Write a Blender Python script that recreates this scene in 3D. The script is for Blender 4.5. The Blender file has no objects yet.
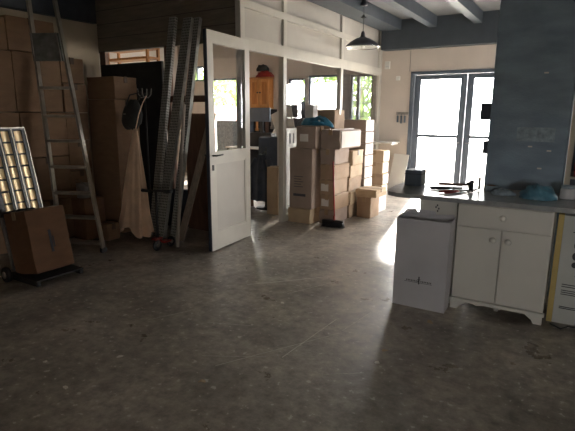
import bpy, bmesh, math, random
from mathutils import Vector, Matrix
random.seed(7)
SC = bpy.context.scene
COL = SC.collection
PI = math.pi

# ------------------------------------------------------------------ materials
def mat(name, col, rough=0.6, metal=0.0, var=0.15, scale=8.0, bump=0.0, bscale=60.0, stretch=(1, 1, 1), spec=0.5, trans=0.0):
    m = bpy.data.materials.new(name); m.use_nodes = True
    nt = m.node_tree; N = nt.nodes; L = nt.links
    b = N['Principled BSDF']
    b.inputs['Roughness'].default_value = rough
    b.inputs['Metallic'].default_value = metal
    b.inputs['Specular IOR Level'].default_value = spec
    tc = N.new('ShaderNodeTexCoord'); mp = N.new('ShaderNodeMapping')
    mp.inputs['Scale'].default_value = stretch
    L.new(tc.outputs['Object'], mp.inputs['Vector'])
    no = N.new('ShaderNodeTexNoise'); no.inputs['Scale'].default_value = scale; no.inputs['Detail'].default_value = 6
    L.new(mp.outputs['Vector'], no.inputs['Vector'])
    rp = N.new('ShaderNodeValToRGB')
    lo = [max(0, c * (1 - var)) for c in col]; hi = [min(1, c * (1 + var)) for c in col]
    rp.color_ramp.elements[0].position = 0.3; rp.color_ramp.elements[0].color = (*lo, 1)
    rp.color_ramp.elements[1].position = 0.7; rp.color_ramp.elements[1].color = (*hi, 1)
    L.new(no.outputs['Fac'], rp.inputs['Fac']); L.new(rp.outputs['Color'], b.inputs['Base Color'])
    if bump:
        n2 = N.new('ShaderNodeTexNoise'); n2.inputs['Scale'].default_value = bscale; n2.inputs['Detail'].default_value = 4
        L.new(mp.outputs['Vector'], n2.inputs['Vector'])
        bp = N.new('ShaderNodeBump'); bp.inputs['Strength'].default_value = bump; bp.inputs['Distance'].default_value = 0.01
        L.new(n2.outputs['Fac'], bp.inputs['Height']); L.new(bp.outputs['Normal'], b.inputs['Normal'])
    return m

def glass_mat(name, tint=(1, 1, 1), gloss=0.07):
    m = bpy.data.materials.new(name); m.use_nodes = True
    nt = m.node_tree; N = nt.nodes; L = nt.links
    N.remove(N['Principled BSDF'])
    t = N.new('ShaderNodeBsdfTransparent'); t.inputs['Color'].default_value = (*tint, 1)
    g = N.new('ShaderNodeBsdfGlossy'); g.inputs['Roughness'].default_value = 0.02
    lw = N.new('ShaderNodeLayerWeight'); lw.inputs['Blend'].default_value = 0.12
    no = N.new('ShaderNodeTexNoise'); no.inputs['Scale'].default_value = 3
    mr = N.new('ShaderNodeMapRange'); mr.inputs['To Min'].default_value = gloss * .5; mr.inputs['To Max'].default_value = gloss * 1.5
    L.new(no.outputs['Fac'], mr.inputs['Value'])
    ad = N.new('ShaderNodeMath'); ad.operation = 'MULTIPLY_ADD'; ad.inputs[1].default_value = 0.55
    L.new(lw.outputs['Fresnel'], ad.inputs[0]); L.new(mr.outputs['Result'], ad.inputs[2])
    mx = N.new('ShaderNodeMixShader')
    L.new(ad.outputs[0], mx.inputs['Fac']); L.new(t.outputs[0], mx.inputs[1]); L.new(g.outputs[0], mx.inputs[2])
    L.new(mx.outputs[0], N['Material Output'].inputs['Surface'])
    return m

def floor_mat():
    m = mat('concrete', (0.255, 0.22, 0.182), spec=1.0, rough=0.4, var=0.38, scale=2.2, bump=0.12, bscale=45)
    nt = m.node_tree; N = nt.nodes; L = nt.links; b = N['Principled BSDF']
    tc = N['Texture Coordinate']
    base = b.inputs['Base Color'].links[0].from_socket
    # fine mottling
    n1 = N.new('ShaderNodeTexNoise'); n1.inputs['Scale'].default_value = 12; n1.inputs['Detail'].default_value = 8; n1.inputs['Roughness'].default_value = .7
    L.new(tc.outputs['Object'], n1.inputs['Vector'])
    r1 = N.new('ShaderNodeMapRange'); r1.inputs['From Min'].default_value = .3; r1.inputs['From Max'].default_value = .7
    r1.inputs['To Min'].default_value = .42; r1.inputs['To Max'].default_value = 1.6
    L.new(n1.outputs['Fac'], r1.inputs['Value'])
    mu = N.new('ShaderNodeMix'); mu.data_type = 'RGBA'; mu.blend_type = 'MULTIPLY'; mu.inputs['Factor'].default_value = 1
    L.new(base, mu.inputs['A']); L.new(r1.outputs['Result'], mu.inputs['B'])
    # pale paint specks
    v = N.new('ShaderNodeTexNoise'); v.inputs['Scale'].default_value = 24; v.inputs['Detail'].default_value = 2
    L.new(tc.outputs['Object'], v.inputs['Vector'])
    st = N.new('ShaderNodeMapRange'); st.inputs['From Min'].default_value = .66; st.inputs['From Max'].default_value = .70
    L.new(v.outputs['Fac'], st.inputs['Value'])
    m2 = N.new('ShaderNodeMix'); m2.data_type = 'RGBA'
    L.new(st.outputs['Result'], m2.inputs['Factor']); L.new(mu.outputs['Result'], m2.inputs['A']); m2.inputs['B'].default_value = (.5, .47, .42, 1)
    L.new(m2.outputs['Result'], b.inputs['Base Color'])
    # uneven polish
    n3 = N.new('ShaderNodeTexNoise'); n3.inputs['Scale'].default_value = 2.6; n3.inputs['Detail'].default_value = 7; n3.inputs['Roughness'].default_value = .65
    L.new(tc.outputs['Object'], n3.inputs['Vector'])
    r3 = N.new('ShaderNodeMapRange'); r3.inputs['From Min'].default_value = .3; r3.inputs['From Max'].default_value = .7
    r3.inputs['To Min'].default_value = .24; r3.inputs['To Max'].default_value = .48
    L.new(n3.outputs['Fac'], r3.inputs['Value']); L.new(r3.outputs['Result'], b.inputs['Roughness'])
    return m

def perforated_mat():
    m = mat('perforated_steel', (.36, .36, .33), rough=.5, metal=.3, var=.2, scale=20)
    nt = m.node_tree; N = nt.nodes; L = nt.links; b = N['Principled BSDF']
    base = b.inputs['Base Color'].links[0].from_socket
    tc = N['Texture Coordinate']; mp = N.new('ShaderNodeMapping'); mp.inputs['Scale'].default_value = (40, 40, 30)
    L.new(tc.outputs['Object'], mp.inputs['Vector'])
    v = N.new('ShaderNodeTexVoronoi'); v.inputs['Scale'].default_value = 1; v.inputs['Randomness'].default_value = 0
    L.new(mp.outputs['Vector'], v.inputs['Vector'])
    st = N.new('ShaderNodeMath'); st.operation = 'LESS_THAN'; st.inputs[1].default_value = .30
    L.new(v.outputs['Distance'], st.inputs[0])
    mx = N.new('ShaderNodeMix'); mx.data_type = 'RGBA'; L.new(st.outputs[0], mx.inputs['Factor'])
    L.new(base, mx.inputs['A']); mx.inputs['B'].default_value = (.07, .07, .065, 1)
    L.new(mx.outputs['Result'], b.inputs['Base Color'])
    return m

def board_mat():
    m = mat('wall_boards', (.20, .165, .13), rough=.7, var=.2, scale=3, stretch=(1, 1, 8), bump=.2, bscale=8)
    nt = m.node_tree; N = nt.nodes; L = nt.links; b = N['Principled BSDF']
    base = b.inputs['Base Color'].links[0].from_socket
    tc = N['Texture Coordinate']
    w = N.new('ShaderNodeTexWave'); w.bands_direction = 'Z'; w.inputs['Scale'].default_value = 1.75; w.wave_profile = 'SAW'
    L.new(tc.outputs['Object'], w.inputs['Vector'])
    st = N.new('ShaderNodeMath'); st.operation = 'LESS_THAN'; st.inputs[1].default_value = .04
    L.new(w.outputs['Fac'], st.inputs[0])
    mx = N.new('ShaderNodeMix'); mx.data_type = 'RGBA'; L.new(st.outputs[0], mx.inputs['Factor'])
    L.new(base, mx.inputs['A']); mx.inputs['B'].default_value = (.06, .05, .04, 1)
    L.new(mx.outputs['Result'], b.inputs['Base Color'])
    return m

M = dict(
    cartonmid=mat('tan_cardboard', (.36, .245, .16), .8, var=.12, scale=5, bump=.12, bscale=40),
    floor=floor_mat(),
    plaster=mat('beige_plaster', (.60, .53, .465), .8, var=.06, scale=2, bump=.15, bscale=30),
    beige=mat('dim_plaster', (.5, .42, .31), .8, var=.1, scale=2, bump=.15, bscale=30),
    ceiling=mat('ceiling_paint', (.14, .145, .15), .8, var=.08, scale=3, bump=.1),
    steelblue=mat('blue_grey_paint', (.055, .067, .08), .55, var=.12, scale=5, bump=.15, bscale=30),
    column=mat('rough_blue_paint', (.24, .31, .38), .75, var=.18, scale=4, bump=.5, bscale=45, stretch=(1, 1, 2.5)),
    patch=mat('worn_paint', (.31, .38, .43), .7, var=.3, scale=30),
    cream=mat('cream_frame', (.55, .52, .46), .45, var=.05, scale=4),
    panel=mat('cream_panel', (.48, .45, .405), .5, var=.05, scale=3),
    boards=board_mat(),
    darkblue=mat('dark_blue_panel', (.05, .06, .08), .6, var=.2),
    black=mat('black_board', (.022, .02, .02), .7, var=.3),
    blackplastic=mat('black_plastic', (.02, .02, .022), .45, var=.2),
    frame=mat('grey_blue_frame', (.10, .125, .16), .5, var=.1),
    glass=glass_mat('clear_glass'),
    dustyglass=glass_mat('partition_glass', (.93, .93, .93), .10),
    carton=mat('cardboard', (.25, .148, .082), .8, var=.12, scale=5, bump=.12, bscale=40, stretch=(1, 1, 3)),  # darker cardboard for the left cartons, their dimness put into the colour
    cartonred=mat('reddish_cardboard', (.165, .08, .038), .8, var=.14, scale=5, bump=.12, bscale=40, stretch=(1, 1, 3)),
    cartondull=mat('dull_cardboard', (.33, .25, .205), .8, var=.12, scale=5, bump=.12, bscale=40),
    cartonlight=mat('light_cardboard', (.46, .34, .22), .8, var=.1, scale=5, bump=.1, bscale=40),
    cartonwhite=mat('white_cardboard', (.62, .60, .58), .7, var=.06, scale=5),
    cartongrey=mat('grey_carton', (.54, .54, .57), .75, var=.07, scale=4, bump=.1),
    tape=mat('brown_tape', (.34, .23, .13), .3, var=.1),
    tapedark=mat('dark_seam_tape', (.12, .075, .045), .5, var=.1),
    label=mat('label_or_lit_side', (.72, .68, .63), .7, var=.06),
    ink=mat('dark_ink', (.05, .05, .06), .7, var=.1),
    alu=mat('aluminium', (.44, .40, .34), .36, metal=.8, var=.12, scale=20),
    aludull=mat('weathered_aluminium', (.32, .30, .27), .5, metal=.6, var=.2, scale=20),
    plate=mat('grey_tread_plate', (.20, .21, .20), .6, metal=.2, var=.35, scale=14),
    reflector=mat('light_tinted_reflector', (.86, .66, .40), .34, metal=.8, var=.08, scale=20),  # gold of the warm reflected light put into the base colour
    perf=perforated_mat(),
    cloth=mat('beige_cloth', (.82, .58, .40), .9, var=.12, scale=7, bump=.3, bscale=40),
    bag=mat('dark_fabric', (.035, .036, .034), .8, var=.3, bump=.3),
    teal=mat('teal_fabric', (.015, .13, .22), .6, var=.25, scale=16, bump=.3, bscale=40),
    bluebag=mat('blue_plastic_film', (.10, .25, .34), .35, var=.3, scale=14, bump=.6, bscale=30),
    wood=mat('orange_wood', (.48, .20, .055), .45, var=.2, scale=5, stretch=(6, 6, 1)),
    woodlight=mat('light_orange_wood', (.60, .29, .10), .4, var=.15, scale=5, stretch=(6, 6, 1)),
    woodbrown=mat('brown_wood', (.13, .065, .04), .6, var=.25, scale=5, stretch=(6, 6, 1)),
    plank=mat('grey_plank', (.30, .235, .18), .7, var=.2, scale=6, stretch=(8, 8, 1)),
    pvc=mat('pale_pipe', (.40, .35, .30), .5, var=.08),
    red=mat('red_paint', (.30, .03, .025), .4, var=.15),
    redwood=mat('red_lacquer', (.36, .07, .05), .4, var=.15),
    white=mat('white_paint', (.70, .69, .65), .4, var=.04, scale=4),
    whitelam=mat('white_laminate', (.66, .65, .60), .4, var=.04, scale=4),
    counter=mat('grey_worktop', (.30, .31, .31), .28, var=.18, scale=20),
    shade=mat('dark_enamel', (.06, .06, .075), .35, var=.1),
    enamel=mat('white_enamel', (.75, .74, .72), .35, var=.04),
    chrome=mat('chrome', (.7, .7, .7), .2, metal=1, var=.03),
    yellow=mat('yellow_card', (.50, .38, .14), .7, var=.1),
    poster=mat('pale_print', (.50, .52, .50), .6, var=.05),
    blueprint=mat('blue_print', (.05, .17, .36), .6, var=.1),
    green=mat('green_card', (.05, .22, .16), .6, var=.1),
    navy=mat('navy_cloth', (.05, .062, .085), .85, var=.2, bump=.3),
    beigeshelf=mat('beige_shelf', (.42, .38, .30), .6, var=.06),
    leaf=mat('leaf_green', (.115, .20, .035), .6, var=.45, scale=3),
    bark=mat('bark', (.16, .11, .07), .9, var=.2, bump=.5),
    outground=mat('pale_paving', (.55, .53, .49), .85, var=.1),
    pink=mat('pink_render', (.16, .09, .07), .85, var=.1),
    scratch=mat('scratch_mark', (.60, .56, .50), .6, var=.2, scale=30),
)
M['leaf'].node_tree.nodes['Principled BSDF'].inputs['Subsurface Weight'].default_value = 0

# ------------------------------------------------------------------ mesh helpers
def box(bm, x0, x1, y0, y1, z0, z1):
    v = [bm.verts.new(p) for p in ((x0, y0, z0), (x1, y0, z0), (x1, y1, z0), (x0, y1, z0), (x0, y0, z1), (x1, y0, z1), (x1, y1, z1), (x0, y1, z1))]
    for f in ((0, 3, 2, 1), (4, 5, 6, 7), (0, 1, 5, 4), (1, 2, 6, 5), (2, 3, 7, 6), (3, 0, 4, 7)):
        bm.faces.new([v[i] for i in f])
    return v

def bbox(bm, x0, x1, y0, y1, z0, z1, bev=.006, seg=2):
    t = bmesh.new(); box(t, x0, x1, y0, y1, z0, z1)
    bmesh.ops.bevel(t, geom=t.edges[:], offset=bev, segments=seg, profile=.5, affect='EDGES')
    merge(bm, t)

def merge(bm, t):
    mp = {}
    for v in t.verts: mp[v] = bm.verts.new(v.co)
    for f in t.faces:
        try: nf = bm.faces.new([mp[v] for v in f.verts]); nf.smooth = f.smooth
        except ValueError: pass
    t.free()

def tube(bm, pts, r, n=10, cap=True):
    pts = [Vector(p) for p in pts]
    rs = r if isinstance(r, (list, tuple)) else [r] * len(pts)
    rings = []
    ref = None
    for i, p in enumerate(pts):
        d = (pts[min(i + 1, len(pts) - 1)] - pts[max(i - 1, 0)]).normalized()
        if ref is None: ref = d.orthogonal().normalized()
        u = (ref - d * ref.dot(d)).normalized(); ref = u; w = d.cross(u)
        rings.append([bm.verts.new(p + (u * math.cos(2 * PI * k / n) + w * math.sin(2 * PI * k / n)) * rs[i]) for k in range(n)])
    for a, b in zip(rings, rings[1:]):
        for k in range(n):
            f = bm.faces.new((a[k], a[(k + 1) % n], b[(k + 1) % n], b[k])); f.smooth = True
    if cap:
        bm.faces.new(rings[0][::-1]); bm.faces.new(rings[-1])

def lathe(bm, prof, c=(0, 0, 0), n=32, smooth=True):
    c = Vector(c); rings = []
    for r, z in prof:
        if r < 1e-5: rings.append([bm.verts.new(c + Vector((0, 0, z)))])
        else: rings.append([bm.verts.new(c + Vector((r * math.cos(2 * PI * k / n), r * math.sin(2 * PI * k / n), z))) for k in range(n)])
    for a, b in zip(rings, rings[1:]):
        for k in range(n):
            k2 = (k + 1) % n
            vs = [a[0], b[k2], b[k]] if len(a) == 1 else ([a[k], a[k2], b[0]] if len(b) == 1 else [a[k], a[k2], b[k2], b[k]])
            if len(a) == 1 and len(b) == 1: continue
            f = bm.faces.new(vs); f.smooth = smooth

def prism(bm, poly, y0, y1):      # poly in (x, z), extruded along y
    a = [bm.verts.new((x, y0, z)) for x, z in poly]; b = [bm.verts.new((x, y1, z)) for x, z in poly]
    n = len(poly)
    bm.faces.new(a); bm.faces.new(b[::-1])
    for k in range(n): bm.faces.new((a[k], b[k], b[(k + 1) % n], a[(k + 1) % n]))

def beam3(bm, a, b, wdir, w, t):  # rectangular bar from a to b: width w along wdir, thickness t
    a = Vector(a); b = Vector(b); d = (b - a).normalized()
    u = Vector(wdir); u = (u - d * u.dot(d)).normalized(); v = d.cross(u)
    vs = []
    for p in (a, b):
        for su, sv in ((-1, -1), (1, -1), (1, 1), (-1, 1)):
            vs.append(bm.verts.new(p + u * su * w / 2 + v * sv * t / 2))
    for f in ((3, 2, 1, 0), (4, 5, 6, 7), (0, 1, 5, 4), (1, 2, 6, 5), (2, 3, 7, 6), (3, 0, 4, 7)):
        bm.faces.new([vs[i] for i in f])

def obj(name, bm, m, parent=None, loc=None, rot=None):
    bmesh.ops.recalc_face_normals(bm, faces=bm.faces[:])
    me = bpy.data.meshes.new(name); bm.to_mesh(me); bm.free()
    me.materials.append(M[m] if isinstance(m, str) else m)
    o = bpy.data.objects.new(name, me); COL.objects.link(o)
    if parent: o.parent = parent
    if loc: o.location = loc
    if rot: o.rotation_euler = rot
    return o

def tag(o, label, cat, group=None, kind=None):
    o['label'] = label; o['category'] = cat
    if group: o['group'] = group
    if kind: o['kind'] = kind
    return o

def thing(name, label, cat, loc=(0, 0, 0), rotz=0, group=None, kind=None):
    o = bpy.data.objects.new(name, None); COL.objects.link(o)
    o.location = loc; o.rotation_euler = (0, 0, rotz); o.empty_display_size = .1
    return tag(o, label, cat, group, kind)

def one(name, m, label, cat, *boxes, bev=.004, group=None, kind=None):
    bm = bmesh.new()
    for b in boxes: bbox(bm, *b, bev=bev, seg=1)
    return tag(obj(name, bm, m), label, cat, group, kind)

def bxs(name, m, parent, *boxes, bev=0.0):
    bm = bmesh.new()
    for b in boxes:
        if bev: bbox(bm, *b, bev=bev, seg=2)
        else: box(bm, *b)
    return obj(name, bm, m, parent)

# ------------------------------------------------------------------ room shell
S = 'structure'
o = one('floor', 'floor', 'dark grey polished concrete floor with specks and scratches', 'floor', (-9.0, 2.4, -1.2, 9.5, -.1, 0), bev=.001, kind=S)
bm = bmesh.new()
for (x0, y0, x1, y1, w) in ((-2.42, 3.30, -1.75, 4.05, .007), (-2.0, 3.3, -1.72, 3.95, .004), (-1.46, 2.35, -1.42, 3.05, .006), (-1.75, 2.05, -1.30, 2.85, .005),
                            (-1.3, 2.9, -1.25, 3.3, .004), (-2.2, 2.5, -1.9, 2.62, .004), (-1.9, 2.1, -1.55, 2.3, .004), (-1.15, 2.3, -.95, 2.45, .005), (-2.6, 2.3, -2.45, 2.6, .004)):
    beam3(bm, (x0, y0, .0004), (x1, y1, .0004), (y1 - y0, x0 - x1, 0), w, .0006)
obj('scratches', bm, 'scratch', o)
one('ceiling', 'ceiling', 'grey painted flat ceiling above the beams', 'ceiling', (-9.0, 2.4, -1.2, 9.5, 3.2, 3.3), bev=.001, kind=S)

def holed_wall(name, m, axis, p0, p1, a0, a1, z0, z1, holes, label):
    xs = sorted({a0, a1, *[h[0] for h in holes], *[h[1] for h in holes]}); zs = sorted({z0, z1, *[h[2] for h in holes], *[h[3] for h in holes]})
    bm = bmesh.new()
    for i in range(len(xs) - 1):
        for j in range(len(zs) - 1):
            cx = (xs[i] + xs[i + 1]) / 2; cz = (zs[j] + zs[j + 1]) / 2
            if any(h[0] < cx < h[1] and h[2] < cz < h[3] for h in holes): continue
            if axis == 'y': box(bm, xs[i], xs[i + 1], p0, p1, zs[j], zs[j + 1])
            else: box(bm, p0, p1, xs[i], xs[i + 1], zs[j], zs[j + 1])
    bmesh.ops.remove_doubles(bm, verts=bm.verts[:], dist=1e-4)
    return tag(obj(name, bm, m), label, 'wall', None, S)

WIN = [(-8.50, -8.02, 2.27, 2.62), (-7.95, -6.80, .55, 2.31), (-5.62, -5.19, .95, 2.25), (-5.12, -4.37, .9, 2.30), (-4.15, -3.66, .9, 2.28)]
DOOR = (-2.90, -.84, 0, 2.29)
holed_wall('wall_far', 'plaster', 'y', 9.25, 9.45, -9.0, 2.4, 0, 3.2, WIN + [DOOR], 'beige plastered end wall with the glazed double door and windows')
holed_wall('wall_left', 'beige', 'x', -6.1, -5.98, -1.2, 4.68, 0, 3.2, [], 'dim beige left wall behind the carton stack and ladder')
holed_wall('wall_office_left', 'plaster', 'x', -9.0, -8.85, 4.76, 9.25, 0, 3.2, [], 'beige far side wall inside the partitioned office')
RIGHTWIN = (6.3, 8.0, 1.15, 1.95)
holed_wall('wall_right', 'plaster', 'x', 2.25, 2.4, -1.2, 9.25, 0, 3.2, [RIGHTWIN], 'plain right wall past the column and shelf')
FILLWIN = (1.0, 1.85, .95, 1.50)  # unseen opening added and sized for front fill light
holed_wall('wall_back', 'plaster', 'y', -1.2, -1.05, -6.1, 2.4, 0, 3.2, [FILLWIN], 'plain wall behind the viewpoint with a small added fill window')

def window(n, h, y0, label, style):
    x0, x1, z0, z1 = h
    w = thing('window_%d' % n, label, 'window', ((x0 + x1) / 2, y0, z0), 0, None, S)
    hx = (x1 - x0) / 2; H = z1 - z0; t = .04
    bm = bmesh.new()
    box(bm, -hx, -hx + t, -.02, .06, 0, H); box(bm, hx - t, hx, -.02, .06, 0, H)
    box(bm, -hx + t, hx - t, -.02, .06, 0, t); box(bm, -hx + t, hx - t, -.02, .06, H - t, H)
    if style in ('two', 'mull'): box(bm, -.02, .02, -.015, .05, t, H - t)
    if style == 'left': box(bm, -hx + .14, -hx + .19, -.015, .05, t, H - t)
    obj('window_frame', bm, 'frame', w)
    bm = bmesh.new(); box(bm, -hx + t, hx - t, .018, .024, t, H - t); obj('glass_pane', bm, 'glass', w)
    if style in ('bars', 'left'):
        bm = bmesh.new()
        k = 5 if style == 'bars' else 6
        for i in range(1, k): tube(bm, [(-hx + 2 * hx * i / k, .12, 0), (-hx + 2 * hx * i / k, .12, H)], .011, 6)
        for i in range(1, 5): tube(bm, [(-hx, .12, H * i / 5), (hx, .12, H * i / 5)], .011, 6)
        obj('security_bars', bm, 'frame', w)
    return w
window(1, WIN[0], 9.30, 'small high window glimpsed left of the open white door', 'two')
window(2, WIN[1], 9.30, 'bright office window with greenery seen through the open door glass', 'plain')
window(3, WIN[2], 9.30, 'narrow barred office window beside the orange wall cabinet', 'bars')
window(4, WIN[3], 9.30, 'wide bright office window above the middle carton stack', 'plain')
window(5, WIN[4], 9.30, 'barred office window nearest the corner with green outside', 'left')
window(6, FILLWIN, -1.15, 'small window added behind the viewpoint for front fill light', 'mull')

w = window(7, RIGHTWIN, 0, 'wide window in the right wall hidden past the column', 'mull'); w.location = (2.33, (RIGHTWIN[0] + RIGHTWIN[1]) / 2, RIGHTWIN[2]); w.rotation_euler = (0, 0, -PI / 2)
# glazed double door
d = thing('door_1', 'blown-out glazed double door with grey blue frame in the end wall', 'door', (-1.87, 9.25, 0), 0, None, S)
bxs('door_frame', 'frame', d, (-1.03, -.95, -.02, .1, 0, 2.29), (.95, 1.03, -.02, .1, 0, 2.29), (-.95, .95, -.02, .1, 2.23, 2.29))
for sgn in (-1, 1):
    x0, x1 = (-.945, -.005) if sgn < 0 else (.005, .945)
    lf = bxs('door_leaf', 'frame', d, (x0, x0 + .11, 0, .05, .01, 2.225), (x1 - .11, x1, 0, .05, .01, 2.225), (x0 + .11, x1 - .11, 0, .05, .01, .12),
             (x0 + .11, x1 - .11, 0, .05, 2.14, 2.225), (x0 + .11, x1 - .11, .005, .045, 1.08, 1.135))
    bxs('glass_pane', 'glass', lf, (x0 + .11, x1 - .11, .022, .028, .12, 1.08), (x0 + .11, x1 - .11, .022, .028, 1.135, 2.14))
    bm = bmesh.new(); hx = -.05 if sgn < 0 else .05
    tube(bm, [(hx, 0, 1.0), (hx, -.045, 1.0), (hx - sgn * -.1, -.045, 1.0)], .008, 8); obj('door_handle', bm, 'chrome', lf)

# beams
one('trim_beam_far', 'steelblue', 'blue grey beam across the room above the glazed door', 'beam', (-3.44, 2.25, 9.02, 9.25, 2.69, 3.2), bev=.003, kind=S)
one('trim_beam_partition', 'steelblue', 'blue grey ceiling beam running along the partition top', 'beam', (-3.44, -3.06, 4.4, 9.02, 3.02, 3.2), bev=.003, kind=S)
for n, x in enumerate((-2.56, -1.80, -1.04, -.28)):
    one('trim_beam_%d' % (n + 1), 'steelblue', ['blue grey ceiling beam second from the partition, near the lamp', 'blue grey ceiling beam third from the partition',
        'blue grey ceiling beam meeting the column', 'blue grey ceiling beam right of the column'][n], 'beam', (x, x + .14, -1.04, 9.02, 3.02, 3.2), bev=.003, kind=S)
for n, x in enumerate((-2.585, -1.825)):
    bm = bmesh.new(); tube(bm, [(x, 3, 3.06), (x, 7.6 if n == 0 else 7.3, 3.06)], .014, 8)  # thin white tube laid along each beam side
    tag(obj('trim_pale_line_%d' % (n + 1), bm, 'white'), ['thin pale line along the second ceiling beam', 'thin pale line along the third ceiling beam'][n], 'conduit', None, S)
one('trim_band_left', 'darkblue', 'dark band along the top of the left wall', 'beam', (-5.98, -5.90, -1.04, 4.62, 2.70, 3.2), bev=.003, kind=S)

# partition facing the room
p = thing('wall_partition', 'cream panelled office partition with glazing below and solid panels above', 'partition', (0, 0, 0), 0, None, S)
X0, X1 = -3.56, -3.485
posts = [(4.68, 4.765), (5.62, 5.70), (7.40, 7.48), (9.10, 9.25)]
rails = [(2.235, 2.375), (2.70, 2.785), (3.10, 3.2)]
bm = bmesh.new()
for a, b in posts: box(bm, X0, X1, a, b, 0, 3.2)
for (a, b), (c, e) in zip(posts, posts[1:]):
    for z0, z1 in rails: box(bm, X0, X1, b, c, z0, z1)
for (a, b), (c, e) in list(zip(posts, posts[1:]))[1:]: box(bm, X0, X1, b, c, 0, .09)
obj('partition_frame', bm, 'cream', p)
for (a, b), (c, e) in zip(posts, posts[1:]):
    for z0, z1 in ((2.375, 2.70), (2.785, 3.10)):
        bxs('infill_panel', 'panel', p, (X0 + .01, X1 - .035, b, c, z0, z1))
for (a, b), (c, e) in list(zip(posts, posts[1:]))[1:]:
    bxs('glass_pane', 'dustyglass', p, (-3.525, -3.519, b, c, .09, 2.235))

# side of the office, facing the viewer
s = thing('wall_office_side', 'brown boarded side of the office above an open gap', 'wall', (0, 0, 0), 0, None, S)
bxs('boarding', 'boards', s, (-8.9, -3.565, 4.68, 4.76, 2.335, 3.2))
bxs('stud', 'woodbrown', s, (-4.02, -3.96, 4.69, 4.75, .5, 2.335), (-5.98, -5.86, 4.69, 4.75, 0, 2.335), (-4.72, -4.64, 4.69, 4.75, .5, 2.335))
bxs('middle_rail', 'woodbrown', s, (-5.86, -4.72, 4.69, 4.75, 1.64, 1.72), (-4.64, -4.02, 4.69, 4.75, 1.64, 1.72))
bxs('lower_panel', 'darkblue', s, (-5.86, -3.565, 4.69, 4.75, 0, .5))
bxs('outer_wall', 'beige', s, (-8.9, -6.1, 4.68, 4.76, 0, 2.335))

# open white door of the partition, swung right round past the corner
a = math.atan2(3.916 - 4.735, -3.392 + 3.462)
d = thing('door_2', 'cream half-glazed door swung wide open at the partition corner', 'door', (-3.455, 4.735, 0), a, None, S)
W, T = .825, .045
lf = bxs('door_leaf', 'cream', d, (0, .10, 0, T, .012, 2.33), (W - .10, W, 0, T, .012, 2.33), (.10, W - .10, 0, T, 2.21, 2.33), (.10, W - .10, 0, T, .98, 1.10), (.10, W - .10, 0, T, .012, .20))
bxs('door_panel', 'panel', d, (.10, W - .10, .012, T - .012, .20, .98))
bm = bmesh.new(); zz = ((.10, .20), (W - .10, .98))
for y0, y1 in ((.004, .012), (T - .012, T - .004)):
    box(bm, .10, .118, y0, y1, .20, .98); box(bm, W - .118, W - .10, y0, y1, .20, .98); box(bm, .118, W - .118, y0, y1, .20, .218); box(bm, .118, W - .118, y0, y1, .962, .98)
obj('panel_bead', bm, 'cream', d)
bxs('glass_pane', 'glass', d, (.10, W - .10, .020, .025, 1.10, 2.21))
bxs('edge_strip', 'darkblue', d, (W, W + .006, 0.002, T - .002, .012, 2.33))
bm = bmesh.new()
tube(bm, [(W - .05, T, 1.06), (W - .05, T + .05, 1.06), (W - .17, T + .05, 1.065)], .009, 8)
tube(bm, [(W - .05, 0, 1.06), (W - .05, -.05, 1.06), (W - .17, -.05, 1.065)], .009, 8)
obj('door_handle', bm, 'blackplastic', d)
bm = bmesh.new(); box(bm, W - .065, W - .035, T, T + .006, .90, .96); box(bm, W - .065, W - .035, -.006, 0, .90, .96); obj('lock_plate', bm, 'blackplastic', d)

# column
c = thing('column', 'broad dark blue grey rough column behind the worktop', 'column', (0, 0, 0), 0, None, S)
bm = bmesh.new(); bbox(bm, -.69, -.10, 4.42, 5.0, 0, 3.2, bev=.012)
obj('shaft', bm, 'column', c)
bxs('worn_patch', 'patch', c, (-.47, -.19, 4.417, 4.42, 1.29, 1.405))
bm = bmesh.new()
for x, z in ((-.30, 1.83), (-.275, 1.075), (-.22, 1.22), (-.36, 1.25)): box(bm, x - .016, x + .016, 4.4175, 4.42, z - .006, z + .006)
obj('paint_chip', bm, 'label', c)
one('socket_box', 'darkblue', 'small dark box fixed to the left side of the column', 'electrical box', (-.775, -.692, 4.46, 4.56, 1.46, 1.60))
one('switch_box', 'darkblue', 'flat dark switch box low on the column side above the tools', 'electrical box', (-.73, -.692, 4.46, 4.60, 1.17, 1.28))

# small fittings on the end wall
t = thing('wall_thermostat', 'small white control box high on the wall beside the partition', 'control box', (-3.37, 9.25, 2.36))
bxs('housing', 'white', t, (-.05, .05, -.035, 0, 0, .14), bev=.006); bxs('cover_slot', 'cartongrey', t, (-.03, .03, -.037, -.035, .04, .05))
bm = bmesh.new(); tube(bm, [(-2.93, 9.243, 2.68), (-2.93, 9.243, 2.30)], .006, 6)
tag(obj('surface_cable', bm, 'aludull'), 'thin cable running down from the beam to the glazed door frame', 'cable')
one('switch_plate', 'white', 'small pale switch plate on the end wall left of the glazed door', 'switch', (-3.19, -3.11, 9.235, 9.25, 2.14, 2.22))
t = thing('hook_rail', 'small dark keys hanging on a hook board left of the glazed door', 'keys', (-3.03, 9.25, 1.28))
bxs('hook_board', 'aludull', t, (-.12, .12, -.015, 0, .22, .27))
for x in (-.08, -.01, .06):
    bm = bmesh.new(); tube(bm, [(x, -.015, .235), (x, -.035, .225), (x, -.03, .2)], .004, 6); box(bm, x - .018, x + .018, -.034, -.028, .05 + abs(x) * .3, .2)
    obj('key', bm, 'frame', t)
t = thing('wall_shelf', 'pale shelf board fixed at the end wall above the small cartons', 'shelf', (-3.27, 9.02, .93))
bxs('shelf_board', 'white', t, (-.20, .22, -.2, .225, .03, .055)); bxs('bracket', 'white', t, (-.18, -.16, -.14, .225, -.0, .03)); bxs('bracket', 'white', t, (.16, .18, -.14, .225, -.0, .03))

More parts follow.
